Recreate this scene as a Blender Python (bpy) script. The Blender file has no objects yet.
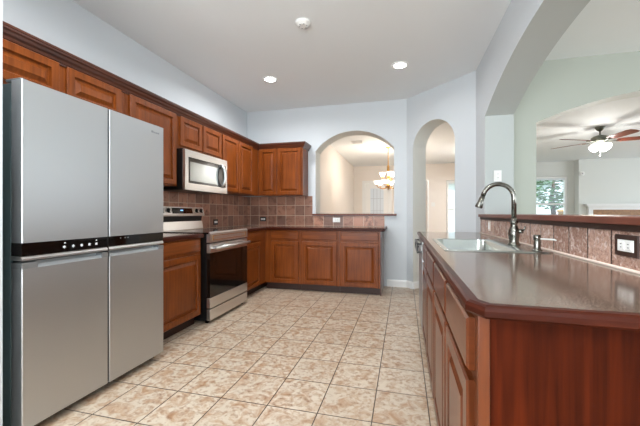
import bpy, bmesh, math, random
from mathutils import Vector, Matrix

random.seed(7)
S = bpy.context.scene
COL = S.collection
PI = math.pi

# ------------------------------------------------------------------ camera, sky, fill lamps, sun, exposure
cam = bpy.data.cameras.new('camera')
cam.sensor_width = 36.0
cam.lens = 325.0 * 36.0 / 640.0
cam.clip_start = 0.05
camo = bpy.data.objects.new('camera', cam)
COL.objects.link(camo)
camo.location = (0, 0, 1.12)
camo.rotation_euler = (PI / 2, 0, math.radians(14.5))
S.camera = camo

S.view_settings.view_transform = 'Standard'
S.view_settings.look = 'None'
S.view_settings.gamma = 1.0
S.view_settings.use_curve_mapping = False
S.view_settings.exposure = 0.5

W = bpy.data.worlds.new('sky')
S.world = W
W.use_nodes = True
bg = W.node_tree.nodes['Background']
bg.inputs[0].default_value = (0.75, 0.88, 1.0, 1)
bg.inputs[1].default_value = 1.6


def area(name, loc, rot, sx, sy, power, color=(1, 1, 1), spread=PI):
    L = bpy.data.lights.new(name, 'AREA')
    L.shape = 'RECTANGLE'
    L.size, L.size_y = sx, sy
    L.energy = power
    L.color = color
    L.spread = spread
    o = bpy.data.objects.new(name, L)
    COL.objects.link(o)
    o.location = loc
    o.rotation_euler = rot
    return o


DAY = (0.93, 0.97, 1.0)
# fill lamps added for brightness, set at unseen, invented window openings
area('kitchen_window_daylight', (-0.9, -2.78, 1.35), (-PI / 2 - 1.05, 0, PI), 2.6, 2.2, 185, DAY)  # added fill, tilted steeply upward to brighten the ceiling
area('breakfast_window_daylight', (4.0, -2.78, 1.4), (-PI / 2 - 0.35, 0, PI), 3.4, 2.1, 8, DAY)  # added fill for the breakfast side, out of view
area('breakfast_side_daylight', (7.08, 0.7, 1.4), (0, PI / 2 + 0.35, 0), 2.1, 4.6, 125, DAY)  # added fill that brightens the left wall through the wide arch
area('living_window_daylight', (8.95, 8.3, 1.45), (0, PI / 2, 0), 2.1, 5.0, 50, DAY)  # added fill for the living room, no such window known

SUN = bpy.data.lights.new('sun', 'SUN')
SUN.energy = 4.0
SUN.angle = math.radians(1.0)
SUN.color = (0.93, 0.97, 1.0)
suno = bpy.data.objects.new('sun', SUN)
COL.objects.link(suno)
suno.rotation_euler = Vector((0.12, 0.64, -0.76)).to_track_quat('-Z', 'Y').to_euler()


# ------------------------------------------------------------------ materials
def srgb(r, g, b):
    f = lambda v: (v / 255 / 12.92) if v / 255 <= 0.04045 else ((v / 255 + 0.055) / 1.055) ** 2.4
    return (f(r), f(g), f(b), 1)


def newmat(name):
    m = bpy.data.materials.new(name)
    m.use_nodes = True
    nt = m.node_tree
    return m, nt, nt.nodes['Principled BSDF']


def plain(name, c, rough=0.5, metal=0.0, spec=0.5, coat=0.0, noise=0.0, nscale=30, bump=0.0):
    m, nt, p = newmat(name)
    p.inputs['Roughness'].default_value = rough
    p.inputs['Metallic'].default_value = metal
    p.inputs['Specular IOR Level'].default_value = spec
    p.inputs['Coat Weight'].default_value = coat
    p.inputs['Base Color'].default_value = c
    if noise or bump:
        tc = nt.nodes.new('ShaderNodeTexCoord')
        n = nt.nodes.new('ShaderNodeTexNoise')
        n.inputs['Scale'].default_value = nscale
        n.inputs['Detail'].default_value = 5
        nt.links.new(tc.outputs['Object'], n.inputs['Vector'])
        if noise:
            r = nt.nodes.new('ShaderNodeValToRGB')
            r.color_ramp.elements[0].position = 0.3
            r.color_ramp.elements[1].position = 0.7
            r.color_ramp.elements[0].color = tuple(v * (1 - noise) for v in c[:3]) + (1,)
            r.color_ramp.elements[1].color = tuple(min(1, v * (1 + noise)) for v in c[:3]) + (1,)
            nt.links.new(n.outputs['Fac'], r.inputs['Fac'])
            nt.links.new(r.outputs['Color'], p.inputs['Base Color'])
        if bump:
            b = nt.nodes.new('ShaderNodeBump')
            b.inputs['Strength'].default_value = bump
            b.inputs['Distance'].default_value = 0.004
            nt.links.new(n.outputs['Fac'], b.inputs['Height'])
            nt.links.new(b.outputs['Normal'], p.inputs['Normal'])
    return m


def emit(name, c, s):
    m, nt, p = newmat(name)
    p.inputs['Base Color'].default_value = c
    p.inputs['Emission Color'].default_value = c
    p.inputs['Emission Strength'].default_value = s
    return m


def wood(name, dark, light, axis='Z', rough=0.3, coat=0.25, fine=55, spec=0.5):
    m, nt, p = newmat(name)
    tc = nt.nodes.new('ShaderNodeTexCoord')
    mp = nt.nodes.new('ShaderNodeMapping')
    sc = {'Z': (fine, fine, 2.2), 'X': (2.2, fine, fine), 'Y': (fine, 2.2, fine), 'H': (2.5, 2.5, fine)}[axis]
    mp.inputs['Scale'].default_value = sc
    n = nt.nodes.new('ShaderNodeTexNoise')
    n.inputs['Scale'].default_value = 1.0
    n.inputs['Detail'].default_value = 6
    n.inputs['Distortion'].default_value = 0.6
    n2 = nt.nodes.new('ShaderNodeTexNoise')
    n2.inputs['Scale'].default_value = 3.0
    n2.inputs['Detail'].default_value = 3
    mx = nt.nodes.new('ShaderNodeMath')
    mx.operation = 'MULTIPLY_ADD'
    mx.inputs[1].default_value = 0.6
    ad = nt.nodes.new('ShaderNodeMath')
    ad.operation = 'MULTIPLY'
    ad.inputs[1].default_value = 0.4
    r = nt.nodes.new('ShaderNodeValToRGB')
    r.color_ramp.elements[0].position = 0.32
    r.color_ramp.elements[1].position = 0.68
    r.color_ramp.elements[0].color = dark
    r.color_ramp.elements[1].color = light
    L = nt.links.new
    L(tc.outputs['Object'], mp.inputs['Vector'])
    L(mp.outputs['Vector'], n.inputs['Vector'])
    L(tc.outputs['Object'], n2.inputs['Vector'])
    L(n2.outputs['Fac'], ad.inputs[0])
    L(n.outputs['Fac'], mx.inputs[0])
    L(ad.outputs[0], mx.inputs[2])
    L(mx.outputs[0], r.inputs['Fac'])
    L(r.outputs['Color'], p.inputs['Base Color'])
    p.inputs['Roughness'].default_value = rough
    p.inputs['Coat Weight'].default_value = coat
    p.inputs['Coat Roughness'].default_value = 0.15
    p.inputs['Specular IOR Level'].default_value = spec
    return m


def tiles(name, u, v, w, h, u0, v0, c1, c2, blotch, grout, mortar=0.003, nscale=9, rough=0.45, bump=0.3,
          fine_bump=0.0, fine_scale=60, blotch_lo=0.5, blotch_hi=0.68, two=None):
    """square tiles laid on the plane spanned by the axes u and v (world axes as object axes)"""
    m, nt, p = newmat(name)
    L = nt.links.new
    N = nt.nodes.new
    tc = N('ShaderNodeTexCoord')
    sx = N('ShaderNodeSeparateXYZ')
    L(tc.outputs['Object'], sx.inputs[0])
    su = N('ShaderNodeMath'); su.operation = 'SUBTRACT'; su.inputs[1].default_value = u0 - 40 * w
    sv = N('ShaderNodeMath'); sv.operation = 'SUBTRACT'; sv.inputs[1].default_value = v0 - 40 * h
    L(sx.outputs[u], su.inputs[0])
    L(sx.outputs[v], sv.inputs[0])
    cb = N('ShaderNodeCombineXYZ')
    L(su.outputs[0], cb.inputs[0])
    L(sv.outputs[0], cb.inputs[1])
    br = N('ShaderNodeTexBrick')
    br.offset = 0.0
    br.squash = 1.0
    br.inputs['Scale'].default_value = 1.0
    br.inputs['Mortar Size'].default_value = mortar
    br.inputs['Mortar Smooth'].default_value = 0.3
    br.inputs['Brick Width'].default_value = w
    br.inputs['Row Height'].default_value = h
    br.inputs['Color1'].default_value = c1
    br.inputs['Color2'].default_value = c2
    br.inputs['Mortar'].default_value = grout
    L(cb.outputs[0], br.inputs['Vector'])
    # a different patch of the blotch pattern on every tile
    def cell(src, size):
        d = N('ShaderNodeMath'); d.operation = 'DIVIDE'; d.inputs[1].default_value = size
        fl = N('ShaderNodeMath'); fl.operation = 'FLOOR'
        L(src.outputs[0], d.inputs[0]); L(d.outputs[0], fl.inputs[0])
        return fl
    cu, cv = cell(su, w), cell(sv, h)
    cc = N('ShaderNodeCombineXYZ')
    L(cu.outputs[0], cc.inputs[0]); L(cv.outputs[0], cc.inputs[1])
    wn = N('ShaderNodeTexWhiteNoise'); wn.noise_dimensions = '2D'
    L(cc.outputs[0], wn.inputs['Vector'])
    vm = N('ShaderNodeVectorMath'); vm.operation = 'MULTIPLY_ADD'
    vm.inputs[1].default_value = (9, 9, 9)
    L(wn.outputs['Color'], vm.inputs[0]); L(tc.outputs['Object'], vm.inputs[2])
    n = N('ShaderNodeTexNoise')
    n.inputs['Scale'].default_value = nscale
    n.inputs['Detail'].default_value = 8
    n.inputs['Roughness'].default_value = 0.62
    n.inputs['Distortion'].default_value = 0.9
    L(vm.outputs[0], n.inputs['Vector'])
    r = N('ShaderNodeValToRGB')
    r.color_ramp.elements[0].position = blotch_lo
    r.color_ramp.elements[1].position = blotch_hi
    r.color_ramp.elements[0].color = (0, 0, 0, 1)
    r.color_ramp.elements[1].color = (1, 1, 1, 1)
    L(n.outputs['Fac'], r.inputs['Fac'])
    mix = N('ShaderNodeMix'); mix.data_type = 'RGBA'
    L(r.outputs['Color'], mix.inputs[0])
    L(br.outputs['Color'], mix.inputs[6])
    mix.inputs[7].default_value = blotch
    src = mix
    if two:
        n3 = N('ShaderNodeTexNoise')
        n3.inputs['Scale'].default_value = nscale * 2.7
        n3.inputs['Detail'].default_value = 6
        L(vm.outputs[0], n3.inputs['Vector'])
        r3 = N('ShaderNodeValToRGB')
        r3.color_ramp.elements[0].position = 0.5
        r3.color_ramp.elements[1].position = 0.75
        r3.color_ramp.elements[0].color = (0, 0, 0, 1)
        r3.color_ramp.elements[1].color = (0.8, 0.8, 0.8, 1)
        L(n3.outputs['Fac'], r3.inputs['Fac'])
        m3 = N('ShaderNodeMix'); m3.data_type = 'RGBA'
        L(r3.outputs['Color'], m3.inputs[0]); L(mix.outputs[2], m3.inputs[6])
        m3.inputs[7].default_value = two
        src = m3
    mg = N('ShaderNodeMix'); mg.data_type = 'RGBA'
    L(br.outputs['Fac'], mg.inputs[0])
    L(src.outputs[2], mg.inputs[6])
    mg.inputs[7].default_value = grout
    L(mg.outputs[2], p.inputs['Base Color'])
    p.inputs['Roughness'].default_value = rough
    inv = N('ShaderNodeMath'); inv.operation = 'MULTIPLY_ADD'
    inv.inputs[1].default_value = -1.0; inv.inputs[2].default_value = 1.0
    L(br.outputs['Fac'], inv.inputs[0])
    hh = inv
    if fine_bump:
        n2 = N('ShaderNodeTexNoise')
        n2.inputs['Scale'].default_value = fine_scale
        n2.inputs['Detail'].default_value = 6
        L(tc.outputs['Object'], n2.inputs['Vector'])
        a = N('ShaderNodeMath'); a.operation = 'MULTIPLY_ADD'; a.inputs[1].default_value = fine_bump
        L(n2.outputs['Fac'], a.inputs[0]); L(inv.outputs[0], a.inputs[2])
        hh = a
    b = N('ShaderNodeBump')
    b.inputs['Strength'].default_value = bump
    b.inputs['Distance'].default_value = 0.004
    L(hh.outputs[0], b.inputs['Height'])
    L(b.outputs['Normal'], p.inputs['Normal'])
    return m


def speckle(name, c1, c2, c3, rough):
    m, nt, p = newmat(name)
    L = nt.links.new
    tc = nt.nodes.new('ShaderNodeTexCoord')
    n = nt.nodes.new('ShaderNodeTexNoise'); n.inputs['Scale'].default_value = 330; n.inputs['Detail'].default_value = 3
    r = nt.nodes.new('ShaderNodeValToRGB')
    e = r.color_ramp.elements
    e[0].position = 0.36; e[0].color = c1
    e[1].position = 0.66; e[1].color = c3
    k = e.new(0.5); k.color = c2
    L(tc.outputs['Object'], n.inputs['Vector']); L(n.outputs['Fac'], r.inputs['Fac'])
    L(r.outputs['Color'], p.inputs['Base Color'])
    p.inputs['Roughness'].default_value = rough
    return m


def brushed(name, c, rough, along='Z', amt=0.02):
    m, nt, p = newmat(name)
    L = nt.links.new
    tc = nt.nodes.new('ShaderNodeTexCoord')
    mp = nt.nodes.new('ShaderNodeMapping')
    mp.inputs['Scale'].default_value = {'Z': (400, 400, 3), 'H': (3, 3, 400)}[along]
    n = nt.nodes.new('ShaderNodeTexNoise'); n.inputs['Scale'].default_value = 1; n.inputs['Detail'].default_value = 2
    mr = nt.nodes.new('ShaderNodeMapRange')
    mr.inputs['To Min'].default_value = rough - amt
    mr.inputs['To Max'].default_value = rough + amt
    L(tc.outputs['Object'], mp.inputs['Vector']); L(mp.outputs['Vector'], n.inputs['Vector'])
    L(n.outputs['Fac'], mr.inputs['Value']); L(mr.outputs[0], p.inputs['Roughness'])
    p.inputs['Base Color'].default_value = c
    p.inputs['Metallic'].default_value = 1.0
    return m


def glass(name, c=(1, 1, 1, 1), rough=0.0):
    m, nt, p = newmat(name)
    nt.nodes.remove(p)
    out = nt.nodes['Material Output']
    t = nt.nodes.new('ShaderNodeBsdfTransparent'); t.inputs[0].default_value = c
    g = nt.nodes.new('ShaderNodeBsdfGlossy'); g.inputs['Roughness'].default_value = 0.02
    mx = nt.nodes.new('ShaderNodeMixShader'); mx.inputs[0].default_value = 0.07
    nt.links.new(t.outputs[0], mx.inputs[1]); nt.links.new(g.outputs[0], mx.inputs[2])
    nt.links.new(mx.outputs[0], out.inputs['Surface'])
    return m


M = {}
M['wall'] = plain('blue_grey_paint', srgb(208, 213, 216), 0.6, bump=0.05, nscale=120)
M['reveal'] = plain('pale_grey_paint', srgb(184, 190, 187), 0.6, bump=0.05, nscale=120)  # darker colour stands for shade on the wide arch's jambs and underside
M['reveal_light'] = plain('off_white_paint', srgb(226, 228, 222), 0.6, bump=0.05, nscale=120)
M['sage'] = plain('pale_sage_paint', srgb(182, 187, 177), 0.6, bump=0.05, nscale=120)
M['cream'] = plain('cream_paint', srgb(238, 231, 223), 0.6, bump=0.05, nscale=120)
M['living'] = plain('light_grey_paint', srgb(222, 224, 219), 0.6, bump=0.05, nscale=120)
M['ceiling'] = plain('ceiling_paint', srgb(236, 240, 241), 0.7, bump=0.08, nscale=90)
M['white'] = plain('white_trim_paint', srgb(240, 240, 238), 0.35)
M['plastic'] = plain('white_plastic', srgb(238, 238, 234), 0.35)
M['slot'] = plain('dark_slot', srgb(40, 38, 36), 0.6)
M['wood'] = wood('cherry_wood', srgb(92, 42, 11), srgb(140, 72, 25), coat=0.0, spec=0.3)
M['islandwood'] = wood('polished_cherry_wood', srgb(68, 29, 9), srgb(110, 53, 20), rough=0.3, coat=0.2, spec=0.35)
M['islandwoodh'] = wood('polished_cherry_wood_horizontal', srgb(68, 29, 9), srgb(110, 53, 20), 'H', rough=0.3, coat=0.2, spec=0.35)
M['woodh'] = wood('cherry_wood_horizontal', srgb(94, 43, 12), srgb(142, 74, 26), 'H', coat=0.0, spec=0.3)
M['wooddark'] = wood('dark_cherry_wood', srgb(58, 27, 16), srgb(92, 46, 27), 'H', rough=0.28)
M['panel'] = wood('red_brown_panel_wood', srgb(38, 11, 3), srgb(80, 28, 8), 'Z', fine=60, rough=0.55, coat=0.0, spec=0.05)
M['barwood'] = wood('bar_wood', srgb(88, 44, 32), srgb(124, 68, 50), 'Y', rough=0.4, coat=0.0)
M['edge'] = wood('counter_edge_wood', srgb(42, 14, 6), srgb(74, 28, 12), 'H', rough=0.35, coat=0.0, spec=0.15)
M['toe'] = plain('toe_kick_brown', srgb(52, 27, 17), 0.5)
M['counter'] = speckle('speckled_counter', srgb(74, 57, 47), srgb(106, 86, 73), srgb(140, 120, 106), 0.13)
M['floor'] = tiles('mottled_floor_tile', 0, 1, 0.302, 0.322, -0.772, 1.755,
                   srgb(204, 190, 170), srgb(196, 181, 161), srgb(168, 132, 100), srgb(78, 64, 54),
                   mortar=0.0036, nscale=13, rough=0.32, blotch_lo=0.43, blotch_hi=0.68, two=srgb(140, 100, 72))
M['splash_back'] = tiles('slate_tile', 0, 2, 0.16, 0.165, -1.41, 0.914, srgb(186, 132, 106), srgb(114, 84, 72),
                         srgb(112, 72, 56), srgb(206, 182, 160), mortar=0.0032, nscale=9, rough=0.35, fine_bump=0.5)
M['splash_left'] = tiles('slate_tile_side', 1, 2, 0.16, 0.165, 5.07, 0.914, srgb(186, 132, 106), srgb(114, 84, 72),
                         srgb(112, 72, 56), srgb(206, 182, 160), mortar=0.0032, nscale=9, rough=0.35, fine_bump=0.5)
M['splash_bar'] = tiles('split_stone_tile', 1, 2, 0.166, 0.6, 1.489, 0.6, srgb(196, 158, 140), srgb(160, 122, 106),
                        srgb(226, 202, 190), srgb(78, 52, 42), mortar=0.005, nscale=30, rough=0.25, bump=1.0,
                        fine_bump=2.2, fine_scale=85, two=srgb(120, 84, 70))
M['caulk'] = plain('pale_caulk', srgb(214, 196, 182), 0.5)
M['steel'] = brushed('brushed_steel', srgb(192, 194, 195), 0.42, 'Z')
M['steelh'] = brushed('brushed_steel_horizontal', srgb(218, 218, 216), 0.3, 'H')
M['grip'] = brushed('handle_steel', srgb(168, 172, 174), 0.45, 'H')
M['sinksteel'] = brushed('sink_steel', srgb(196, 203, 200), 0.25, 'H', 0.02)
M['chrome'] = plain('satin_nickel', srgb(124, 122, 115), 0.2, 1.0)
M['bronze'] = plain('brushed_bronze', srgb(120, 112, 100), 0.3, 1.0)
M['black'] = plain('black_plastic', srgb(18, 19, 20), 0.3)
M['blackglass'] = plain('black_glass', srgb(12, 10, 9), 0.06, 0, 0.6)
M['smoke'] = plain('mirrored_dark_glass', srgb(150, 156, 156), 0.16, 0.9)
M['fridgeside'] = plain('dark_teal_grey_enamel', srgb(84, 102, 104), 0.35)
M['grey'] = plain('mid_grey_plastic', srgb(128, 132, 134), 0.4)
M['icon'] = plain('pale_icon_print', srgb(222, 226, 230), 0.5)
M['logo'] = plain('grey_logo_print', srgb(128, 132, 136), 0.4)
M['brass'] = plain('aged_brass', srgb(186, 142, 84), 0.28, 1.0)
M['fanwood'] = wood('red_brown_blade', srgb(92, 40, 26), srgb(128, 60, 42), 'X', rough=0.3)
M['fangrey'] = plain('grey_brown_blade', srgb(120, 116, 110), 0.4)
M['fanmetal'] = plain('aged_pewter', srgb(112, 114, 104), 0.35, 1.0)
M['glow'] = emit('lit_can_lens', (1, 0.98, 0.95, 1), 14)
M['shadeglow'] = emit('lit_frosted_glass', (1, 0.93, 0.82, 1), 0.9)
M['fanglow'] = emit('lit_fan_glass', (1, 0.98, 0.94, 1), 5)
M['display'] = emit('blue_clock_digits', (0.25, 0.55, 1, 1), 1.0)
M['pane'] = glass('window_glass')
M['doorglass'] = plain('frosted_leaded_glass', srgb(222, 232, 240), 0.35)
M['lead'] = plain('lead_came', srgb(196, 204, 212), 0.4, 0.0)
M['blind'] = plain('white_blind_slat', srgb(226, 232, 236), 0.5)
M['marble'] = plain('brown_mosaic', srgb(150, 108, 66), 0.4, noise=0.25, nscale=14)
M['leaf'] = plain('tree_leaves', srgb(70, 120, 72), 0.6, noise=0.5, nscale=5)
M['bark'] = plain('tree_bark', srgb(90, 72, 58), 0.9, noise=0.3)
M['lawn'] = plain('lawn', srgb(110, 140, 80), 0.9, noise=0.3, nscale=3)
M['siding'] = plain('pale_siding', srgb(214, 224, 234), 0.7)
M['orange'] = plain('terracotta', srgb(206, 148, 84), 0.7)
M['brick'] = tiles('pale_brick', 0, 2, 0.25, 0.09, 0, 0, srgb(206, 196, 188), srgb(186, 172, 162),
                   srgb(120, 112, 106), srgb(236, 236, 232), mortar=0.012, nscale=5)


# ------------------------------------------------------------------ mesh building
class MB:
    def __init__(self):
        self.bm = bmesh.new()
        self.mats = []

    def mi(self, mat):
        if mat is None:
            mat = 0
            return 0
        if mat not in self.mats:
            self.mats.append(mat)
        return self.mats.index(mat)

    def face(self, vs, mat=None, smooth=False):
        k = self.mi(mat)
        try:
            f = self.bm.faces.new([v if isinstance(v, bmesh.types.BMVert) else self.bm.verts.new(v) for v in vs])
        except ValueError:
            return None
        f.material_index = k
        f.smooth = smooth
        return f

    def box(self, x0, x1, y0, y1, z0, z1, mat=None, bev=0.0, seg=2):
        x0, x1 = min(x0, x1), max(x0, x1)
        y0, y1 = min(y0, y1), max(y0, y1)
        z0, z1 = min(z0, z1), max(z0, z1)
        v = [self.bm.verts.new(p) for p in ((x0, y0, z0), (x1, y0, z0), (x1, y1, z0), (x0, y1, z0),
                                            (x0, y0, z1), (x1, y0, z1), (x1, y1, z1), (x0, y1, z1))]
        fs = [self.face([v[i] for i in q], mat) for q in
              ((3, 2, 1, 0), (4, 5, 6, 7), (0, 1, 5, 4), (1, 2, 6, 5), (2, 3, 7, 6), (3, 0, 4, 7))]
        if bev > 0:
            es = list({e for f in fs for e in f.edges})
            r = bmesh.ops.bevel(self.bm, geom=es, offset=bev, segments=seg, affect='EDGES', profile=0.5)
            for f in r['faces']:
                f.material_index = self.mi(mat)
                f.smooth = True
        return v

    def prism(self, poly, z0, z1, mat=None, axis='Z', bev=0.0):
        """poly: list of 2-D points extruded along axis. axis Z: (x,y); axis Y: (x,z); axis X: (y,z)"""
        def P(a, b, t):
            return {'Z': (a, b, t), 'Y': (a, t, b), 'X': (t, a, b)}[axis]
        lo = [self.bm.verts.new(P(a, b, z0)) for a, b in poly]
        hi = [self.bm.verts.new(P(a, b, z1)) for a, b in poly]
        n = len(poly)
        fs = [self.face(lo[::-1], mat), self.face(hi, mat)]
        for i in range(n):
            fs.append(self.face([lo[i], lo[(i + 1) % n], hi[(i + 1) % n], hi[i]], mat))
        if bev > 0:
            es = list({e for f in fs if f for e in f.edges})
            r = bmesh.ops.bevel(self.bm, geom=es, offset=bev, segments=2, affect='EDGES', profile=0.5)
            for f in r['faces']:
                f.material_index = self.mi(mat)
                f.smooth = True

    def tube(self, pts, rad, mat=None, n=12, cap=True, flat=None):
        pts = [Vector(p) for p in pts]
        if not isinstance(rad, (list, tuple)):
            rad = [rad] * len(pts)
        rings = []
        t0 = (pts[1] - pts[0]).normalized()
        up = Vector((0, 0, 1)) if abs(t0.z) < 0.9 else Vector((1, 0, 0))
        a = t0.cross(up).normalized()
        for i, p in enumerate(pts):
            if i == 0:
                t = t0
            elif i == len(pts) - 1:
                t = (pts[i] - pts[i - 1]).normalized()
            else:
                t = (pts[i + 1] - pts[i - 1]).normalized()
            a = (a - t * a.dot(t)).normalized()
            b = t.cross(a)
            fl = flat or 1.0
            rings.append([self.bm.verts.new(p + (a * math.cos(2 * PI * k / n) + b * fl * math.sin(2 * PI * k / n)) * rad[i])
                          for k in range(n)])
        for r0, r1 in zip(rings, rings[1:]):
            for k in range(n):
                self.face([r0[k], r0[(k + 1) % n], r1[(k + 1) % n], r1[k]], mat, True)
        if cap:
            self.face(rings[0][::-1], mat)
            self.face(rings[-1], mat)

    def lathe(self, prof, c=(0, 0, 0), mat=None, n=24, axis='Z', cap=True, smooth=True):
        def P(r, t, h):
            x, y = r * math.cos(t), r * math.sin(t)
            q = {'Z': (x, y, h), 'X': (h, x, y), 'Y': (y, h, x)}[axis]
            return (c[0] + q[0], c[1] + q[1], c[2] + q[2])
        rings = [[self.bm.verts.new(P(max(r, 1e-5), 2 * PI * k / n, h)) for k in range(n)] for r, h in prof]
        for r0, r1 in zip(rings, rings[1:]):
            for k in range(n):
                self.face([r0[k], r0[(k + 1) % n], r1[(k + 1) % n], r1[k]], mat, smooth)
        if cap:
            self.face(rings[0][::-1], mat)
            self.face(rings[-1], mat)

    def panel(self, o, u, n, w, h, mat, stile=0.055, t=0.02, flat=False):
        """raised-panel cabinet front: o lower corner on the box face, u unit width direction, n outward normal"""
        o, u, n = Vector(o), Vector(u), Vector(n)
        z = Vector((0, 0, 1))
        if flat:
            prof = [(0, 0), (0, t * 0.7), (0.006, t)]
        else:
            prof = [(0, 0), (0, t * 0.72), (0.005, t), (stile - 0.004, t), (stile - 0.001, t * 0.72), (stile + 0.002, t * 0.12),
                    (stile + 0.010, t * 0.12), (stile + 0.036, t * 0.86), (stile + 0.038, t * 0.96)]
        rings = []
        for ins, d in prof:
            rings.append([self.bm.verts.new(o + u * a + z * b + n * d) for a, b in
                          ((ins, ins), (w - ins, ins), (w - ins, h - ins), (ins, h - ins))])
        self.face(rings[0][::-1], mat)
        for r0, r1 in zip(rings, rings[1:]):
            for k in range(4):
                self.face([r0[k], r0[(k + 1) % 4], r1[(k + 1) % 4], r1[k]], mat)
        self.face(rings[-1], mat)

    def build(self, name, mat, parent=None, origin=None, recalc=True):
        bm = self.bm
        if recalc:
            bmesh.ops.recalc_face_normals(bm, faces=bm.faces)
        if origin is None:
            if parent is not None:
                origin = ORG[parent.name]
            else:
                xs = [v.co for v in bm.verts]
                origin = Vector(((min(v.x for v in xs) + max(v.x for v in xs)) / 2,
                                 (min(v.y for v in xs) + max(v.y for v in xs)) / 2, min(v.z for v in xs)))
        origin = Vector(origin)
        bmesh.ops.translate(bm, verts=bm.verts, vec=-origin)
        me = bpy.data.meshes.new(name)
        bm.to_mesh(me)
        bm.free()
        o = bpy.data.objects.new(name, me)
        COL.objects.link(o)
        ms = self.mats if self.mats else [mat]
        for k in ms:
            me.materials.append(k if not isinstance(k, str) else M[k])
        if parent is not None:
            o.parent = parent
        else:
            o.location = origin
        ORG[o.name] = origin
        return o


ORG = {}


def tag(o, label=None, cat=None, group=None, kind=None):
    if label: o['label'] = label
    if cat: o['category'] = cat
    if group: o['group'] = group
    if kind: o['kind'] = kind
    return o


def thing(name, loc, label, cat, group=None):
    o = bpy.data.objects.new(name, None)
    COL.objects.link(o)
    o.location = loc
    o.empty_display_size = 0.05
    ORG[o.name] = Vector(loc)
    return tag(o, label, cat, group)


def struct(mb, name, mat, parent=None, label=None):
    # the setting keeps the world origin so that tile patterns stay where they are
    o = mb.build(name, mat, parent, origin=(0, 0, 0) if parent is None else None)
    if parent is None:
        o['kind'] = 'structure'
    if label:
        o['label'] = label
    return o


def part(name, mat, parent, *boxes, bev=0.0, label=None):
    m = MB()
    for b in boxes:
        m.box(*b, bev=bev)
    o = m.build(name, mat, parent)
    if label: o['label'] = label
    return o


def arch_wall(name, o, d, n, L, T, H, openings, mat, mat_rev, mat_back=None):
    """wall of length L along d from o, thickness T along n; openings: (u0,u1,z0,spring,rise,shape)"""
    m = MB()
    o, d, n = Vector(o), Vector(d).normalized(), Vector(n).normalized()
    mat_back = mat_back or mat

    def pt(u, z, t):
        return o + d * u + n * t + Vector((0, 0, z))

    def both(a):   # a: list of (u,z)
        m.face([pt(u, z, 0) for u, z in a], mat)
        m.face([pt(u, z, T) for u, z in reversed(a)], mat_back)
    cur = 0.0
    for (u0, u1, z0, sp, rise, shape) in openings:
        both([(cur, 0), (u0, 0), (u0, H), (cur, H)])
        N = 28 if rise > 0 else 1
        prof = []
        for k in range(N + 1):
            s = k / N
            if shape == 'ellipse':
                a = PI * (1 - s)
                x = math.cos(a)
                z = sp + rise * math.sin(a)
                uu = (u0 + u1) / 2 + x * (u1 - u0) / 2
            elif shape == 'segment':
                x = 2 * s - 1
                uu = (u0 + u1) / 2 + x * (u1 - u0) / 2
                hw = (u1 - u0) / 2
                R = (hw * hw + rise * rise) / (2 * rise)
                z = sp + rise - R + math.sqrt(max(R * R - (x * hw) ** 2, 0))
            else:
                uu = u0 + s * (u1 - u0)
                z = sp
            prof.append((uu, z))
        for (a, za), (b, zb) in zip(prof, prof[1:]):
            both([(a, za), (b, zb), (b, H), (a, H)])
            m.face([pt(a, za, 0), pt(a, za, T), pt(b, zb, T), pt(b, zb, 0)], mat_rev, False)
        if z0 > 0:
            both([(u0, 0), (u1, 0), (u1, z0), (u0, z0)])
            m.face([pt(u0, z0, 0), pt(u1, z0, 0), pt(u1, z0, T), pt(u0, z0, T)], mat_rev)
        m.face([pt(u0, z0, 0), pt(u0, z0, T), pt(u0, prof[0][1], T), pt(u0, prof[0][1], 0)], mat_rev)
        m.face([pt(u1, z0, 0), pt(u1, z0, T), pt(u1, prof[-1][1], T), pt(u1, prof[-1][1], 0)], mat_rev)
        cur = u1
    both([(cur, 0), (L, 0), (L, H), (cur, H)])
    for u in (0, L):
        m.face([pt(u, 0, 0), pt(u, 0, T), pt(u, H, T), pt(u, H, 0)], mat)
    return struct(m, name, mat)


# ================================================================== THE ROOM
H = 2.84
m = MB(); m.box(-3.2, 9.3, -3.1, 13.2, -0.12, 0.0, 'floor'); struct(m, 'floor', 'floor')
m = MB(); m.box(-3.2, 9.3, -3.1, 13.2, H, H + 0.12, 'ceiling'); struct(m, 'ceiling', 'ceiling')
m = MB(); m.box(-2.75, -2.6, -3.0, 5.4, 0, H, 'wall'); struct(m, 'wall_left', 'wall')
m = MB(); m.box(-2.6, -1.818, 0.97, 1.10, 0, H, 'wall'); struct(m, 'wall_alcove', 'wall')
arch_wall('wall_back', (-2.6, 5.07, 0), (1, 0, 0), (0, 1, 0), 2.76, 0.30, H,
          [(1.215, 2.452, 1.078, 2.12, 0.292, 'segment')], 'wall', 'reveal_light', 'cream')
r2 = math.sqrt(0.5)
U45 = lambda x: (x - 0.04) / r2
arch_wall('wall_corner', (0.04, 5.07, 0), (r2, -r2, 0), (r2, r2, 0), U45(0.84), 0.27, H,
          [(U45(0.128), U45(0.632), 0, 2.06, 0.345, 'ellipse')], 'wall', 'reveal_light', 'cream')
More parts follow.
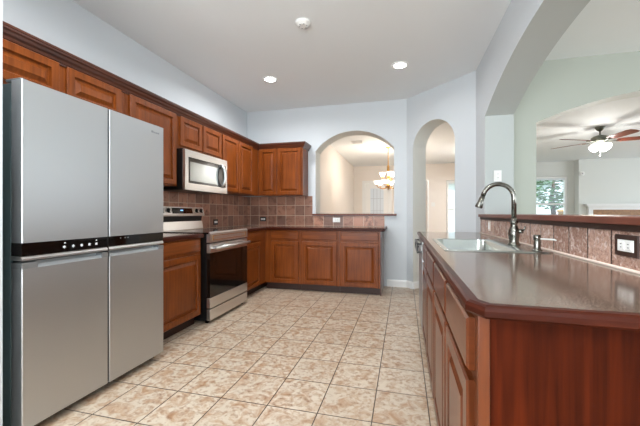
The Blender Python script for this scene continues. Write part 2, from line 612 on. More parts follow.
# wall with the wide arch over the raised bar
arch_wall('wall_right', (0.84, 4.40, 0), (0, -1, 0), (1, 0, 0), 7.3, 0.28, H,
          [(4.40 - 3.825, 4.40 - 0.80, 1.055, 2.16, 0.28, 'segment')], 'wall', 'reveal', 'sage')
m = MB(); m.box(0.785, 0.84, 0.80, 3.70, 0, 1.055, 'wall'); struct(m, 'wall_bar', 'wall')
arch_wall('wall_nook', (1.12, 4.19, 0), (1, 0, 0), (0, 1, 0), 6.0, 0.26, H,
          [(0.335, 3.235, 0, 2.15, 0.30, 'segment')], 'sage', 'living', 'living')
arch_wall('wall_rear', (-2.75, -3.0, 0), (1, 0, 0), (0, 1, 0), 10.4, 0.15, H,
          [(0.5, 3.2, 0.2, 2.5, 0, 'rect'), (5.0, 8.5, 0.3, 2.5, 0, 'rect')], 'wall', 'white')
arch_wall('wall_breakfast', (7.12, -3.0, 0), (0, 1, 0), (1, 0, 0), 7.45, 0.15, H, [(1.2, 6.2, 0.25, 2.5, 0, 'rect')], 'sage', 'white')  # unseen opening added for the side fill lamp
# dining and entry beyond the pass-through
m = MB(); m.box(-1.95, -1.80, 5.37, 12.2, 0, H, 'cream'); struct(m, 'wall_dining_left', 'cream')
arch_wall('wall_dining_far', (-1.95, 12.0, 0), (1, 0, 0), (0, 1, 0), 4.1, 0.15, H,
          [(-1.39 + 1.95, -0.53 + 1.95, 0.0, 2.2, 0, 'rect'), (1.42 + 1.95, 2.0 + 1.95, 0.15, 2.25, 0, 'rect')], 'cream', 'white')
m = MB(); m.box(1.30, 1.42, 4.45, 7.0, 0, H); m.box(1.30, 2.02, 7.0, 7.12, 0, H); m.box(1.90, 2.02, 7.12, 12.6, 0, H); struct(m, 'wall_partition', 'cream')
# living room
arch_wall('wall_living_far', (1.9, 12.5, 0), (1, 0, 0), (0, 1, 0), 3.55, 0.15, H,
          [(1.80, 3.35, 0.75, 2.35, 0, 'rect')], 'living', 'white')
m = MB(); m.box(5.44, 9.1, 12.2, 12.65, 0, H); struct(m, 'wall_chimney', 'living')
arch_wall('wall_living_right', (9.0, 4.3, 0), (0, 1, 0), (1, 0, 0), 8.3, 0.15, H, [(1.4, 6.6, 0.35, 2.55, 0, 'rect')], 'living', 'white')  # unseen opening invented to house the living room fill lamp

# baseboards
def baseboard(name, pts, h=0.105, t=0.014):
    m = MB()
    for (x0, y0), (x1, y1) in zip(pts, pts[1:]):
        d = Vector((x1 - x0, y1 - y0, 0)).normalized()
        nn = Vector((d.y, -d.x, 0)) * t
        a, b = Vector((x0, y0, 0)), Vector((x1, y1, 0))
        z1, z2 = Vector((0, 0, h * 0.8)), Vector((0, 0, h))
        q = [a, a + nn, a + nn + z1, a + nn * 0.5 + z2, a + z2]
        r = [b, b + nn, b + nn + z1, b + nn * 0.5 + z2, b + z2]
        va = [m.bm.verts.new(p) for p in q]; vb = [m.bm.verts.new(p) for p in r]
        for k in range(5):
            m.face([va[k], va[(k + 1) % 5], vb[(k + 1) % 5], vb[k]])
        m.face(va[::-1]); m.face(vb)
    return struct(m, name, 'white')

baseboard('baseboard_back', [(-0.255, 5.07), (0.046, 5.07)])
baseboard('baseboard_corner', [(0.04, 5.07), (0.128, 4.982), (0.128 + 0.19, 4.982 + 0.19)])
baseboard('baseboard_dining', [(-1.80, 5.4), (-1.80, 12.0)])


# ================================================================== CABINETS
def base_box(y0, y1, xb, xf, zt=0.872, toe=0.075, axis='left'):
    pass


def left_upper(name, label, y0, y1, z0, z1, doors, xb=-2.597, xf=-2.26, group='wall cabinets', mat='wood'):
    t = thing(name, (xf - 0.15, (y0 + y1) / 2, z0), label, 'cabinet', group)
    part('body', mat, t, (xb, xf, y0, y1, z0, z1))
    for a, b, za, zb in doors:
        q = MB(); q.panel((xf, a, za), (0, 1, 0), (1, 0, 0), b - a, zb - za, mat)
        q.build('door', mat, t)
    return t

left_upper('wall_cabinet', 'shallow two-door wall cabinet above the refrigerator', 1.105, 2.215, 1.875, 2.1215,
           [(1.19, 1.678, 1.895, 2.10 + 0.03), (1.729, 2.174, 1.895, 2.13)])
left_upper('wall_cabinet', 'tall single-door wall cabinet between refrigerator and microwave', 2.217, 2.862, 1.395, 2.1215,
           [(2.262, 2.837, 1.405, 2.13)])
left_upper('wall_cabinet', 'short two-door wall cabinet directly above the microwave', 2.864, 3.694, 1.79, 2.1215,
           [(2.903, 3.278, 1.82, 2.13), (3.299, 3.682, 1.82, 2.13)])
left_upper('wall_cabinet', 'two-door wall cabinet right of the microwave ending at the corner', 3.696, 4.779, 1.395, 2.1215,
           [(3.712, 4.134, 1.405, 2.13), (4.148, 4.57, 1.405, 2.13)])
t = thing('wall_cabinet', (-1.95, 4.9, 1.395), 'two-door wall cabinet on the back wall left of the pass-through arch', 'cabinet', 'wall cabinets')
part('body', 'wood', t, (-2.258, -1.512, 4.78, 5.068, 1.395, 2.1215))
for a, b in ((-2.235, -1.938), (-1.926, -1.532)):
    q = MB(); q.panel((a, 4.78, 1.405), (1, 0, 0), (0, -1, 0), b - a, 0.725, 'wood'); q.build('door', 'wood', t)

# crown moulding, mitred round the inside corner and returned at the end
def crown(path, prof):
    m = MB()
    P = [Vector((a, b, 0)) for a, b in path]
    rings = []
    for i, p in enumerate(P):
        if i == 0: d0 = d1 = (P[1] - P[0]).normalized()
        elif i == len(P) - 1: d0 = d1 = (P[-1] - P[-2]).normalized()
        else: d0, d1 = (P[i] - P[i - 1]).normalized(), (P[i + 1] - P[i]).normalized()
        n0, n1 = Vector((d0.y, -d0.x, 0)), Vector((d1.y, -d1.x, 0))
        k = (n0 + n1)
        k = k / k.dot(n0)
        rings.append([m.bm.verts.new(p + k * a + Vector((0, 0, z))) for a, z in prof])
    n = len(prof)
    for r0, r1 in zip(rings, rings[1:]):
        for k in range(n):
            m.face([r0[k], r0[(k + 1) % n], r1[(k + 1) % n], r1[k]])
    m.face(rings[0][::-1]); m.face(rings[-1])
    return m

prof = [(-0.03, 2.122), (0.012, 2.122), (0.014, 2.133), (0.018, 2.135), (0.024, 2.15), (0.034, 2.162), (0.040, 2.178), (0.050, 2.186),
        (0.052, 2.196), (0.056, 2.198), (0.056, 2.212), (0.04, 2.216), (-0.03, 2.216)]
mb = crown([(-2.262, 1.103), (-2.262, 4.782), (-1.510, 4.782), (-1.510, 5.066)], prof)
o = mb.build('crown_molding', 'wooddark')
tag(o, 'dark cherry crown molding running along the tops of the wall cabinets', 'molding')


def base_unit(name, label, box, fronts, along, group='base cabinets', mat='wood', sink=False):
    """box (x0,x1,y0,y1); fronts [(a0,a1,z0,z1,flat)] along 'x' (faces -y) or 'y' (faces +x)/'-y' (faces -x)"""
    x0, x1, y0, y1 = box
    t = thing(name, ((x0 + x1) / 2, (y0 + y1) / 2, 0), label, 'cabinet', group)
    if along == 'y':
        part('body', mat, t, (x0, x1, y0, y1, 0.10, 0.872))
        part('toe_kick', 'toe', t, (x0, x1 - 0.07, y0, y1, 0, 0.0995))
    elif along == 'x':
        part('body', mat, t, (x0, x1, y0, y1, 0.10, 0.872))
        part('toe_kick', 'toe', t, (x0, x1, y0 + 0.06, y1, 0, 0.0995))
    else:
        if sink:    # open-topped under the sink
            part('body', mat, t, (x0, x1, y0, y1, 0.10, 0.70), (x0, x0 + 0.019, y0, y1, 0.70, 0.8835), (x0 + 0.019, x1, y1 - 0.018, y1, 0.70, 0.8835))
        else:
            part('body', mat, t, (x0, x1, y0, y1, 0.10, 0.8835))
        part('toe_kick', 'toe', t, (x0 + 0.03, x1, y0, y1, 0, 0.0995))
    for a0, a1, z0, z1, flat in fronts:
        q = MB()
        if along == 'y':
            q.panel((x1, a0, z0), (0, 1, 0), (1, 0, 0), a1 - a0, z1 - z0, 'woodh' if flat else mat, flat=flat)
        elif along == 'x':
            q.panel((a0, y0, z0), (1, 0, 0), (0, -1, 0), a1 - a0, z1 - z0, 'woodh' if flat else mat, flat=flat)
        else:
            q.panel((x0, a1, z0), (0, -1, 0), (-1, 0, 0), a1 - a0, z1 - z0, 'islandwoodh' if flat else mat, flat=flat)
        q.build('drawer' if flat else 'door', mat, t)
    return t

DZ, RZ = (0.108, 0.712), (0.742, 0.862)
base_unit('base_cabinet', 'base cabinet with one drawer and one door between refrigerator and range', (-2.597, -1.985, 2.16, 2.866),
          [(2.19, 2.846, *DZ, False), (2.19, 2.846, *RZ, True)], 'y')
base_unit('base_cabinet', 'corner base cabinet with a narrow door beside the right side of the range', (-2.597, -1.985, 3.688, 5.066),
          [(3.72, 4.25, *DZ, False), (3.72, 4.25, *RZ, True)], 'y')
for lab, x0, x1, a, b in (('base cabinet on the back wall nearest the inside corner', -1.983, -1.442, -1.89, -1.465),
                          ('middle base cabinet of the three on the back wall', -1.440, -0.874, -1.412, -0.902),
                          ('base cabinet at the right end of the back counter', -0.872, -0.312, -0.846, -0.334)):
    base_unit('base_cabinet', lab, (x0, x1, 4.445, 5.066), [(a, b, *DZ, False), (a, b, *RZ, True)], 'x')

# end panel on the back run
    last_ = [o for o in COL.objects if o.name.startswith('base_cabinet')][-1]
part('end_panel', 'wooddark', last_, (-0.3115, -0.296, 4.44, 5.066, 0, 0.872), bev=0.002, label='dark finished end panel')

# island run under the sink (faces the kitchen aisle)
IX = 0.172
isl = [('island cabinet nearest the camera with a drawer above a door', 0.845, 1.325, [(0.885, 1.305)]),
       ('island cabinet next to the nearest one, with a false drawer front above its door', 1.327, 1.845, [(1.345, 1.825)]),
       ('island cabinet beside the dishwasher, below the sink', 1.847, 2.93, [(1.865, 2.36), (2.385, 2.91)])]
for lab, y0, y1, fr in isl:
    fronts = []
    for a, b in fr:
        fronts += [(a, b, 0.105, 0.70, False), (a, b, 0.725, 0.858, True)]
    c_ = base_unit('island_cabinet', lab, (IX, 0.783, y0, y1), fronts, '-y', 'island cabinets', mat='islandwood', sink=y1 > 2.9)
    if y0 < 0.9: near_cabinet = c_
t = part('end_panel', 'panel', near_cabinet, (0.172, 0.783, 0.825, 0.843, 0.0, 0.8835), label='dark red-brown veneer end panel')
ORG[t.name] = ORG[near_cabinet.name]
part('corner_stile', 'islandwood', t, (0.165, 0.190, 0.815, 0.8245, 0.0, 0.8835), bev=0.002)

# ================================================================== COUNTERTOPS
def nosing(m, pts, z0, z1, out, mat):
    """rounded wooden edge: pts a polyline in plan, its outward side on the right of travel"""
    prof = [(0.0, z0), (out - 0.006, z0), (out, z0 + 0.006), (out, z1 - 0.012), (out - 0.004, z1 - 0.004), (out - 0.012, z1), (0.0, z1)]
    c = crown(pts, prof)
    return c

CT, CB = 0.914, 0.874
t = thing('countertop', (-2.27, 2.5, CB), 'short brown countertop between refrigerator and range', 'countertop')
part('slab', 'counter', t, (-2.597, -1.975, 2.15, 2.868, CB, CT))
nosing(None, [(-1.9745, 2.15), (-1.9745, 2.868)], CB, CT, 0.03, 'edge').build('front_edge', 'edge', t)
t = thing('countertop', (-1.5, 4.7, CB), 'L-shaped brown countertop along the back wall under the pass-through', 'countertop')
q = MB(); q.prism([(-2.597, 3.686), (-1.975, 3.686), (-1.975, 4.43), (-0.275, 4.43), (-0.275, 5.067), (-2.597, 5.067)], CB, CT)
q.build('slab', 'counter', t)
nosing(None, [(-1.9745, 3.686), (-1.9745, 4.4295), (-0.2745, 4.4295), (-0.2745, 5.066)], CB, CT, 0.026, 'edge').build('front_edge', 'edge', t)

SX0, SX1, SY0, SY1 = 0.215, 0.70, 1.885, 2.72
t = thing('countertop', (0.47, 2.2, CB), 'speckled brown island countertop around the sink', 'countertop')
q = MB()
q.prism([(0.172, 0.848), (0.190, 0.818), (0.783, 0.806), (0.783, SY0 + 0.01), (0.172, SY0 + 0.01)], CT - 0.03, CT)
q.box(0.172, 0.783, SY1 - 0.01, 3.76, CT - 0.03, CT)
q.box(0.172, SX0 + 0.012, SY0 + 0.01, SY1 - 0.01, CT - 0.03, CT)
q.box(SX1 - 0.10, 0.783, SY0 + 0.01, SY1 - 0.01, CT - 0.03, CT)
q.build('slab', 'counter', t)
nosing(None, [(0.1715, 3.76), (0.1715, 0.848), (0.190, 0.8175), (0.783, 0.8055)][::1], CT - 0.03, CT, 0.03, 'edge').build('front_edge', 'edge', t)


# ================================================================== TILE BACKSPLASHES AND LEDGES
def worldbox(name, mat, label, cat, *boxes, bev=0):
    m = MB()
    for b in boxes: m.box(*b, bev=bev)
    o = m.build(name, mat, origin=(0, 0, 0))
    return tag(o, label, cat)

worldbox('backsplash', 'splash_left', 'brown slate tile backsplash on the left wall behind the range', 'backsplash',
         (-2.599, -2.588, 2.15, 5.068, CT + 0.0005, 1.393), (-2.599, -2.588, 2.866, 3.66, 1.393, 1.395))
worldbox('backsplash', 'splash_back', 'brown slate tile backsplash on the back wall below the arched pass-through', 'backsplash',
         (-2.587, -1.436, 5.058, 5.069, CT + 0.0005, 1.393), (-1.436, -0.29, 5.058, 5.069, CT + 0.0005, 1.074))
t = thing('backsplash', (0.77, 2.2, CT), 'pinkish split-stone tile backsplash under the raised bar', 'backsplash')
m = MB(); m.box(0.771, 0.784, 0.83, 3.70, CT + 0.001, 1.054)
# follow the pattern in world space
o = m.build('tile_row', 'splash_bar', t)
o.location = (-t.location[0], -t.location[1], -t.location[2])
for v in o.data.vertices: v.co += Vector(t.location)
m = MB(); m.tube([(0.768, 0.83, CT + 0.004), (0.768, 3.70, CT + 0.004)], 0.006, n=8); o = m.build('caulk_bead', 'caulk', t)
o['label'] = 'pale caulk bead'

t = thing('bar_top', (0.95, 2.2, 1.07), 'long brown wooden raised bar top under the wide arch', 'bar')
q = MB(); q.prism([(0.733, 0.75), (0.733, 3.62), (0.80, 3.70), (0.838, 3.70), (0.843, 3.823), (1.117, 3.823), (1.125, 3.70), (1.30, 3.70), (1.30, 0.803), (1.125, 0.803), (1.12, 0.803), (0.845, 0.803), (0.838, 0.75)], 1.079, 1.108, bev=0.004)
q.build('ledge', 'barwood', t)
part('under_trim', 'toe', t, (0.757, 0.784, 0.76, 3.66, 1.0555, 1.0785), bev=0.003)  # dark strip standing for the shadow under the ledge
q = MB(); q.box(-1.432, -0.108, 5.03, 5.40, 1.079, 1.109, bev=0.006); o = q.build('window_ledge', 'barwood')
tag(o, 'dark brown wooden ledge across the bottom of the arched pass-through', 'ledge')


# ================================================================== REFRIGERATOR
t = thing('refrigerator', (-2.1, 1.65, 0), 'large stainless steel four-door refrigerator on the left', 'refrigerator')
FX = -1.80
part('body', 'fridgeside', t, (-2.54, -1.888, 1.175, 2.122, 0.045, 1.765), bev=0.004)
part('door_gasket', 'black', t, (-1.8875, -1.874, 1.185, 2.112, 0.06, 1.755))
def fdoor(name, y0, y1, z0, z1):
    q = MB()
    q.prism([(-1.8735, y0 + 0.002), (-1.8735, y1 - 0.002), (FX - 0.003, y1), (FX, y1 - 0.003), (FX, y0 + 0.003), (FX - 0.003, y0)], z0, z1)
    o = q.build(name, 'steel', t)
    return o
for a, b in ((1.168, 1.643), (1.653, 2.130)):
    fdoor('upper_door', a, b, 0.972, 1.775)
    # bevelled steel lip and recessed black glass strip at the bottom of the upper doors
    q = MB(); q.box(-1.8735, FX - 0.004, a + 0.001, b - 0.001, 0.908, 0.9715); q.build('control_strip', 'blackglass', t)
    q = MB(); q.prism([(-1.8735, 0.907), (-1.8735, 0.884), (FX - 0.002, 0.884), (FX - 0.002, 0.894), (FX - 0.010, 0.907)], a, b, axis='Y'); q.build('door_lip', 'steelh', t)
# lower doors with a scooped handle along the top edge
for a, b, h0, h1 in ((1.168, 1.643, 1.24, 1.60), (1.653, 2.130, 1.66, 2.075)):
    o = fdoor('lower_door', a, b, 0.052, 0.845)
    q = MB()
    q.box(-1.8735, FX, a, h0, 0.8452, 0.874); q.box(-1.8735, FX, h1, b, 0.8452, 0.874)
    q.box(-1.8735, -1.845, h0, h1, 0.8452, 0.874)
    q.prism([(-1.8450, 0.8453), (FX - 0.002, 0.8453), (FX - 0.012, 0.862), (-1.845, 0.852)], h0, h1, axis='Y')
    q.build('handle_recess', 'grip', t)
part('hinge_cover', 'grey', t, (-1.93, -1.83, 1.18, 1.215, 1.7755, 1.789), bev=0.003)
part('hinge_cover', 'grey', t, (-1.93, -1.83, 2.083, 2.12, 1.7755, 1.789), bev=0.003)
part('center_seal', 'black', t, (-1.872, FX - 0.006, 1.6445, 1.6515, 0.06, 1.77))  # black strip added to darken the gap between the doors
part('base_grille', 'black', t, (-2.5, -1.86, 1.20, 2.10, 0.012, 0.0445))
part('foot', 'black', t, (-1.93, -1.89, 1.22, 1.26, 0.0, 0.0115))
part('foot', 'black', t, (-1.93, -1.89, 2.04, 2.08, 0.0, 0.0115))
# touch icons
for k, y in enumerate((1.375, 1.425, 1.474, 1.522, 1.566)):
    q = MB(); z = 0.934; e = 0.007; x = FX - 0.0038
    if k == 4:
        q.box(x, x + 0.0006, y - e, y + e, z - e, z + e)
    elif k == 2:
        q.lathe([(0.008, x), (0.008, x + 0.0006)], (0, y, z), axis='X', n=10)
    else:
        for a in range(3):
            c, s_ = math.cos(a * PI / 3 + 0.5) * 0.009, math.sin(a * PI / 3 + 0.5) * 0.009
            q.tube([(x + 0.0004, y - c, z - s_), (x + 0.0004, y + c, z + s_)], 0.0016, n=5)
    q.build('touch_icon', 'icon', t)
for y in (1.378, 1.566, 1.74, 1.775, 1.80):
    part('indicator_dot', 'grey' if y > 1.6 else 'icon', t, (FX - 0.0038, FX - 0.0032, y - 0.004, y + 0.004, 0.953, 0.959))
# small grey wordmark, top right
q = MB(); y = 2.005
for k, w in enumerate((0.010, 0.006, 0.004, 0.005, 0.004, 0.007, 0.007, 0.007, 0.003)):
    q.box(FX, FX + 0.0006, y, y + w, 1.714, 1.714 + (0.016 if k in (0, 1, 8) else 0.011))
    y += w + 0.003
q.build('wordmark', 'logo', t)

# ================================================================== MICROWAVE
t = thing('microwave', (-2.38, 3.28, 1.362), 'stainless over-the-range microwave under the short wall cabinet', 'microwave')
part('casing', 'black', t, (-2.587, -2.196, 2.868, 3.692, 1.365, 1.785), bev=0.003)
MX = -2.168
y0, y1, z0, z1 = 2.872, 3.688, 1.362, 1.778
w0, w1, wz0, wz1 = y0 + 0.055, 3.655, 1.435, 1.705
part('door_frame', 'steelh', t, (-2.1955, MX, y0, y1, z0, wz0), (-2.1955, MX, y0, y1, wz1, z1), (-2.1955, MX, y0, w0, wz0, wz1), (-2.1955, MX, w1, y1, wz0, wz1))
part('window_bezel', 'blackglass', t, (-2.195, MX - 0.004, w0, w1, wz0, wz1))
part('window', 'smoke', t, (MX - 0.004, MX - 0.002, w0 + 0.03, w1 - 0.17, wz0 + 0.025, wz1 - 0.045))
q = MB()
pts = []
for k in range(13):
    a = -1 + 2 * k / 12
    pts.append((MX - 0.004 + 0.055 * (1 - a * a) ** 0.6, 3.555 - 0.0 * a, (wz0 + wz1) / 2 + a * 0.128))
q.tube(pts, 0.014, n=10, flat=1.4); q.build('handle', 'steelh', t)
part('keypad', 'black', t, (MX - 0.004, MX - 0.0025, 3.60, 3.645, wz0 + 0.01, wz1 - 0.01))
part('vent_grille', 'black', t, (-2.5, -2.23, 2.90, 3.66, 1.358, 1.3645))

# ================================================================== RANGE
t = thing('range', (-2.2, 3.255, 0), 'stainless and black glass electric range between two base cabinets', 'range')
RY0, RY1, RX = 2.880, 3.682, -1.885
part('body', 'black', t, (-2.58, -1.925, RY0 + 0.004, RY1 - 0.004, 0.03, 0.905))
part('cooktop', 'blackglass', t, (-2.50, -1.90, RY0, RY1, 0.9055, 0.922), bev=0.002)
for cy, cx, r in ((3.07, -2.05, 0.10), (3.45, -2.05, 0.085), (3.07, -2.33, 0.08), (3.45, -2.33, 0.10)):
    q = MB(); q.lathe([(r, 0.9222), (r, 0.9226), (r - 0.003, 0.9226), (r - 0.003, 0.9222)], (cx, cy, 0), n=28, cap=False); q.build('burner_ring', 'grey', t)
q = MB(); q.prism([(-1.924, 0.822), (RX + 0.002, 0.822), (RX + 0.002, 0.912), (RX - 0.010, 0.930), (-1.8995, 0.930), (-1.8995, 0.905), (-1.924, 0.905)], RY0, RY1, axis='Y'); q.build('front_fascia', 'steelh', t)
q = MB()
q.box(RX + 0.002, RX + 0.006, RY0 + 0.05, RY1 - 0.05, 0.886, 0.892); q.box(RX + 0.002, RX + 0.006, RY0 + 0.05, RY1 - 0.05, 0.842, 0.848)
q.box(RX + 0.002, RX + 0.006, RY0 + 0.05, RY0 + 0.056, 0.848, 0.886); q.box(RX + 0.002, RX + 0.006, RY1 - 0.056, RY1 - 0.05, 0.848, 0.886)
q.build('fascia_trim', 'brass', t)
part('oven_door', 'blackglass', t, (-1.924, RX - 0.002, RY0 + 0.003, RY1 - 0.003, 0.262, 0.715))
part('door_rail', 'steelh', t, (-1.924, RX, RY0 + 0.002, RY1 - 0.002, 0.7155, 0.806), bev=0.002)
part('door_rail', 'steelh', t, (-1.924, RX, RY0 + 0.002, RY1 - 0.002, 0.158, 0.2615), bev=0.002)
q = MB()
q.tube([(RX + 0.045, RY0 + 0.03, 0.765), (RX + 0.045, RY1 - 0.03, 0.765)], 0.016, n=12)
for y in (RY0 + 0.06, RY1 - 0.06): q.box(RX, RX + 0.04, y - 0.012, y + 0.012, 0.757, 0.773)
q.build('handle', 'steelh', t)
part('storage_drawer', 'steelh', t, (-1.924, RX, RY0 + 0.002, RY1 - 0.002, 0.036, 0.148), bev=0.002)
part('foot', 'black', t, (-1.96, -1.93, RY0 + 0.03, RY0 + 0.06, 0, 0.0295)); part('foot', 'black', t, (-1.96, -1.93, RY1 - 0.06, RY1 - 0.03, 0, 0.0295))
# backguard
q = MB(); q.prism([(-2.582, 0.925), (-2.508, 0.925), (-2.526, 1.02), (-2.582, 1.02)], RY0, RY1, axis='Y'); q.build('lower_backguard', 'steelh', t)
q = MB(); q.prism([(-2.582, 1.0205), (-2.538, 1.0205), (-2.525, 1.084), (-2.582, 1.084)], RY0 + 0.004, RY1 - 0.004, axis='Y'); q.build('vent_slot', 'black', t)  # black band put in for the dark reflection and shadow below the controls
q = MB(); q.prism([(-2.582, 1.0845), (-2.500, 1.0845), (-2.498, 1.10), (-2.520, 1.190), (-2.582, 1.194)], RY0, RY1 + 0.012, axis='Y'); q.build('upper_backguard', 'steelh', t)
def on_guard(z): return -2.498 + (z - 1.10) * (-0.022 / 0.082)
q = MB(); q.prism([(on_guard(1.114) , 1.114), (on_guard(1.114) + 0.003, 1.114), (on_guard(1.177) + 0.003, 1.177), (on_guard(1.177), 1.177)], 3.10, 3.46, axis='Y'); q.build('control_panel', 'blackglass', t)
part('clock_display', 'display', t, (on_guard(1.15) + 0.0035, on_guard(1.15) + 0.0045, 3.24, 3.285, 1.146, 1.158))
for y in (2.945, 3.045, 3.545, 3.635):
    z = 1.145; x = on_guard(z)
    q = MB()
    q.lathe([(0.031, x), (0.031, x + 0.004), (0.023, x + 0.005), (0.022, x + 0.026), (0.019, x + 0.028)], (0, y, z), axis='X', n=20)
    k = q.build('knob', 'black', t)
    part('knob_face', 'steelh', k, (x + 0.0281, x + 0.0315, y - 0.010, y + 0.010, z - 0.017, z + 0.017), bev=0.001)

# ================================================================== DISHWASHER
t = thing('dishwasher', (0.45, 3.24, 0), 'dishwasher with a black handle at the far end of the island', 'dishwasher')
part('tub', 'black', t, (0.185, 0.782, 2.94, 3.54, 0.10, 0.870))
part('door', 'steel', t, (0.150, 0.1845, 2.945, 3.535, 0.11, 0.878), bev=0.003)
part('toe_kick', 'black', t, (0.20, 0.78, 2.945, 3.535, 0.0, 0.0995))
q = MB()
q.box(0.108, 0.124, 2.98, 3.50, 0.835, 0.855, bev=0.004); q.box(0.108, 0.124, 2.98, 3.50, 0.765, 0.785, bev=0.004)
for y in (2.985, 3.48):
    q.box(0.108, 0.1495, y, y + 0.016, 0.838, 0.852); q.box(0.108, 0.1495, y, y + 0.016, 0.768, 0.782)
    q.box(0.110, 0.122, y, y + 0.016, 0.785, 0.836)
q.build('handle', 'black', t)
part('handle_plate', 'plastic', t, (0.1465, 0.1495, 2.98, 3.50, 0.787, 0.833))
o = MB(); o.box(IX, 0.783, 3.545, 3.74, 0.0, 0.8835); o = o.build('island_end_filler', 'wood')
tag(o, 'wooden filler closing the far end of the island past the dishwasher', 'panel')

# ================================================================== SINK, FAUCET, SOAP
t = thing('sink', (0.46, 2.3, 0.72), 'stainless drop-in kitchen sink in the island countertop', 'sink')
q = MB()
zt, zr = CT + 0.006, CT + 0.0008
bx0, bx1, by0, by1 = SX0 + 0.032, SX1 - 0.118, SY0 + 0.032, SY1 - 0.035
def rrect(x0, x1, y0, y1, r, z, n=5):
    out = []
    for cx, cy, a0 in ((x1 - r, y1 - r, 0), (x0 + r, y1 - r, PI / 2), (x0 + r, y0 + r, PI), (x1 - r, y0 + r, 1.5 * PI)):
        for k in range(n + 1):
            a = a0 + PI / 2 * k / n
            out.append((cx + r * math.cos(a), cy + r * math.sin(a), z))
    return out
rings = [rrect(SX0, 0.742, SY0, SY1, 0.03, zr), rrect(SX0 + 0.004, 0.738, SY0 + 0.004, SY1 - 0.004, 0.028, zt),
         rrect(bx0 - 0.006, bx1 + 0.006, by0 - 0.006, by1 + 0.006, 0.05, zt), rrect(bx0, bx1, by0, by1, 0.05, zt - 0.006),
         rrect(bx0 + 0.01, bx1 - 0.01, by0 + 0.01, by1 - 0.01, 0.05, 0.76), rrect(bx0 + 0.04, bx1 - 0.04, by0 + 0.04, by1 - 0.04, 0.03, 0.725)]
R = [[q.bm.verts.new(p) for p in r] for r in rings]
for r0, r1 in zip(R, R[1:]):
    n = len(r0)
    for k in range(n): q.face([r0[k], r0[(k + 1) % n], r1[(k + 1) % n], r1[k]], None, True)
q.face(R[-1], None)
q.build('basin', 'sinksteel', t)
q = MB(); q.lathe([(0.045, 0.7255), (0.045, 0.728), (0.030, 0.728), (0.028, 0.7262)], (0.42, 2.3, 0), n=20); q.build('drain', 'chrome', t)

t = thing('faucet', (0.664, 2.267, zt), 'tall gooseneck pull-down faucet behind the sink', 'faucet')
q = MB(); q.lathe([(0.036, zt), (0.036, zt + 0.006), (0.029, zt + 0.014), (0.027, zt + 0.03), (0.031, zt + 0.055), (0.033, zt + 0.075), (0.030, zt + 0.095),
                   (0.022, zt + 0.112), (0.019, zt + 0.13), (0.023, zt + 0.138), (0.023, zt + 0.146), (0.017, zt + 0.155), (0.0145, zt + 0.17)], (0.664, 2.267, 0), n=24)
q.build('base', 'chrome', t)
q = MB(); pts = [(0.664, 2.267, zt + 0.165), (0.664, 2.267, 1.213)]
r = 0.089
for k in range(1, 13):
    a = PI * k / 12 * 0.93
    pts.append((0.664 - r + r * math.cos(a), 2.267 - 0.0 * k, 1.213 + r * math.sin(a)))
q.tube(pts, 0.0142, n=14); q.build('spout', 'chrome', t)
e = Vector(pts[-1]); d = (Vector(pts[-1]) - Vector(pts[-2])).normalized()
q = MB(); q.tube([e, e + d * 0.012, e + d * 0.013, e + d * 0.05, e + d * 0.075, e + d * 0.083], [0.0135, 0.0135, 0.0155, 0.018, 0.0235, 0.021], n=16); q.build('spray_head', 'chrome', t)
q = MB(); q.tube([(0.678, 2.262, zt + 0.085), (0.708, 2.245, zt + 0.088)], [0.014, 0.013], n=12); q.tube([(0.700, 2.25, zt + 0.09), (0.712, 2.238, zt + 0.10), (0.716, 2.232, zt + 0.118)], [0.008, 0.006, 0.005], n=10); q.build('lever', 'chrome', t)

t = thing('soap_dispenser', (0.686, 1.965, zt), 'short metal soap dispenser with a long spout right of the faucet', 'soap dispenser')
q = MB(); q.lathe([(0.024, zt), (0.024, zt + 0.004), (0.017, zt + 0.008), (0.016, zt + 0.022), (0.0165, zt + 0.045), (0.0145, zt + 0.052), (0.0145, zt + 0.055), (0.017, zt + 0.058),
                   (0.018, zt + 0.078), (0.014, zt + 0.084)], (0.686, 1.965, 0), n=20); q.build('pump_body', 'chrome', t)
q = MB(); q.tube([(0.699, 1.955, zt + 0.063), (0.742, 1.905, zt + 0.064), (0.748, 1.897, zt + 0.06)], [0.0045, 0.004, 0.0035], n=8); q.build('spout', 'plastic', t)


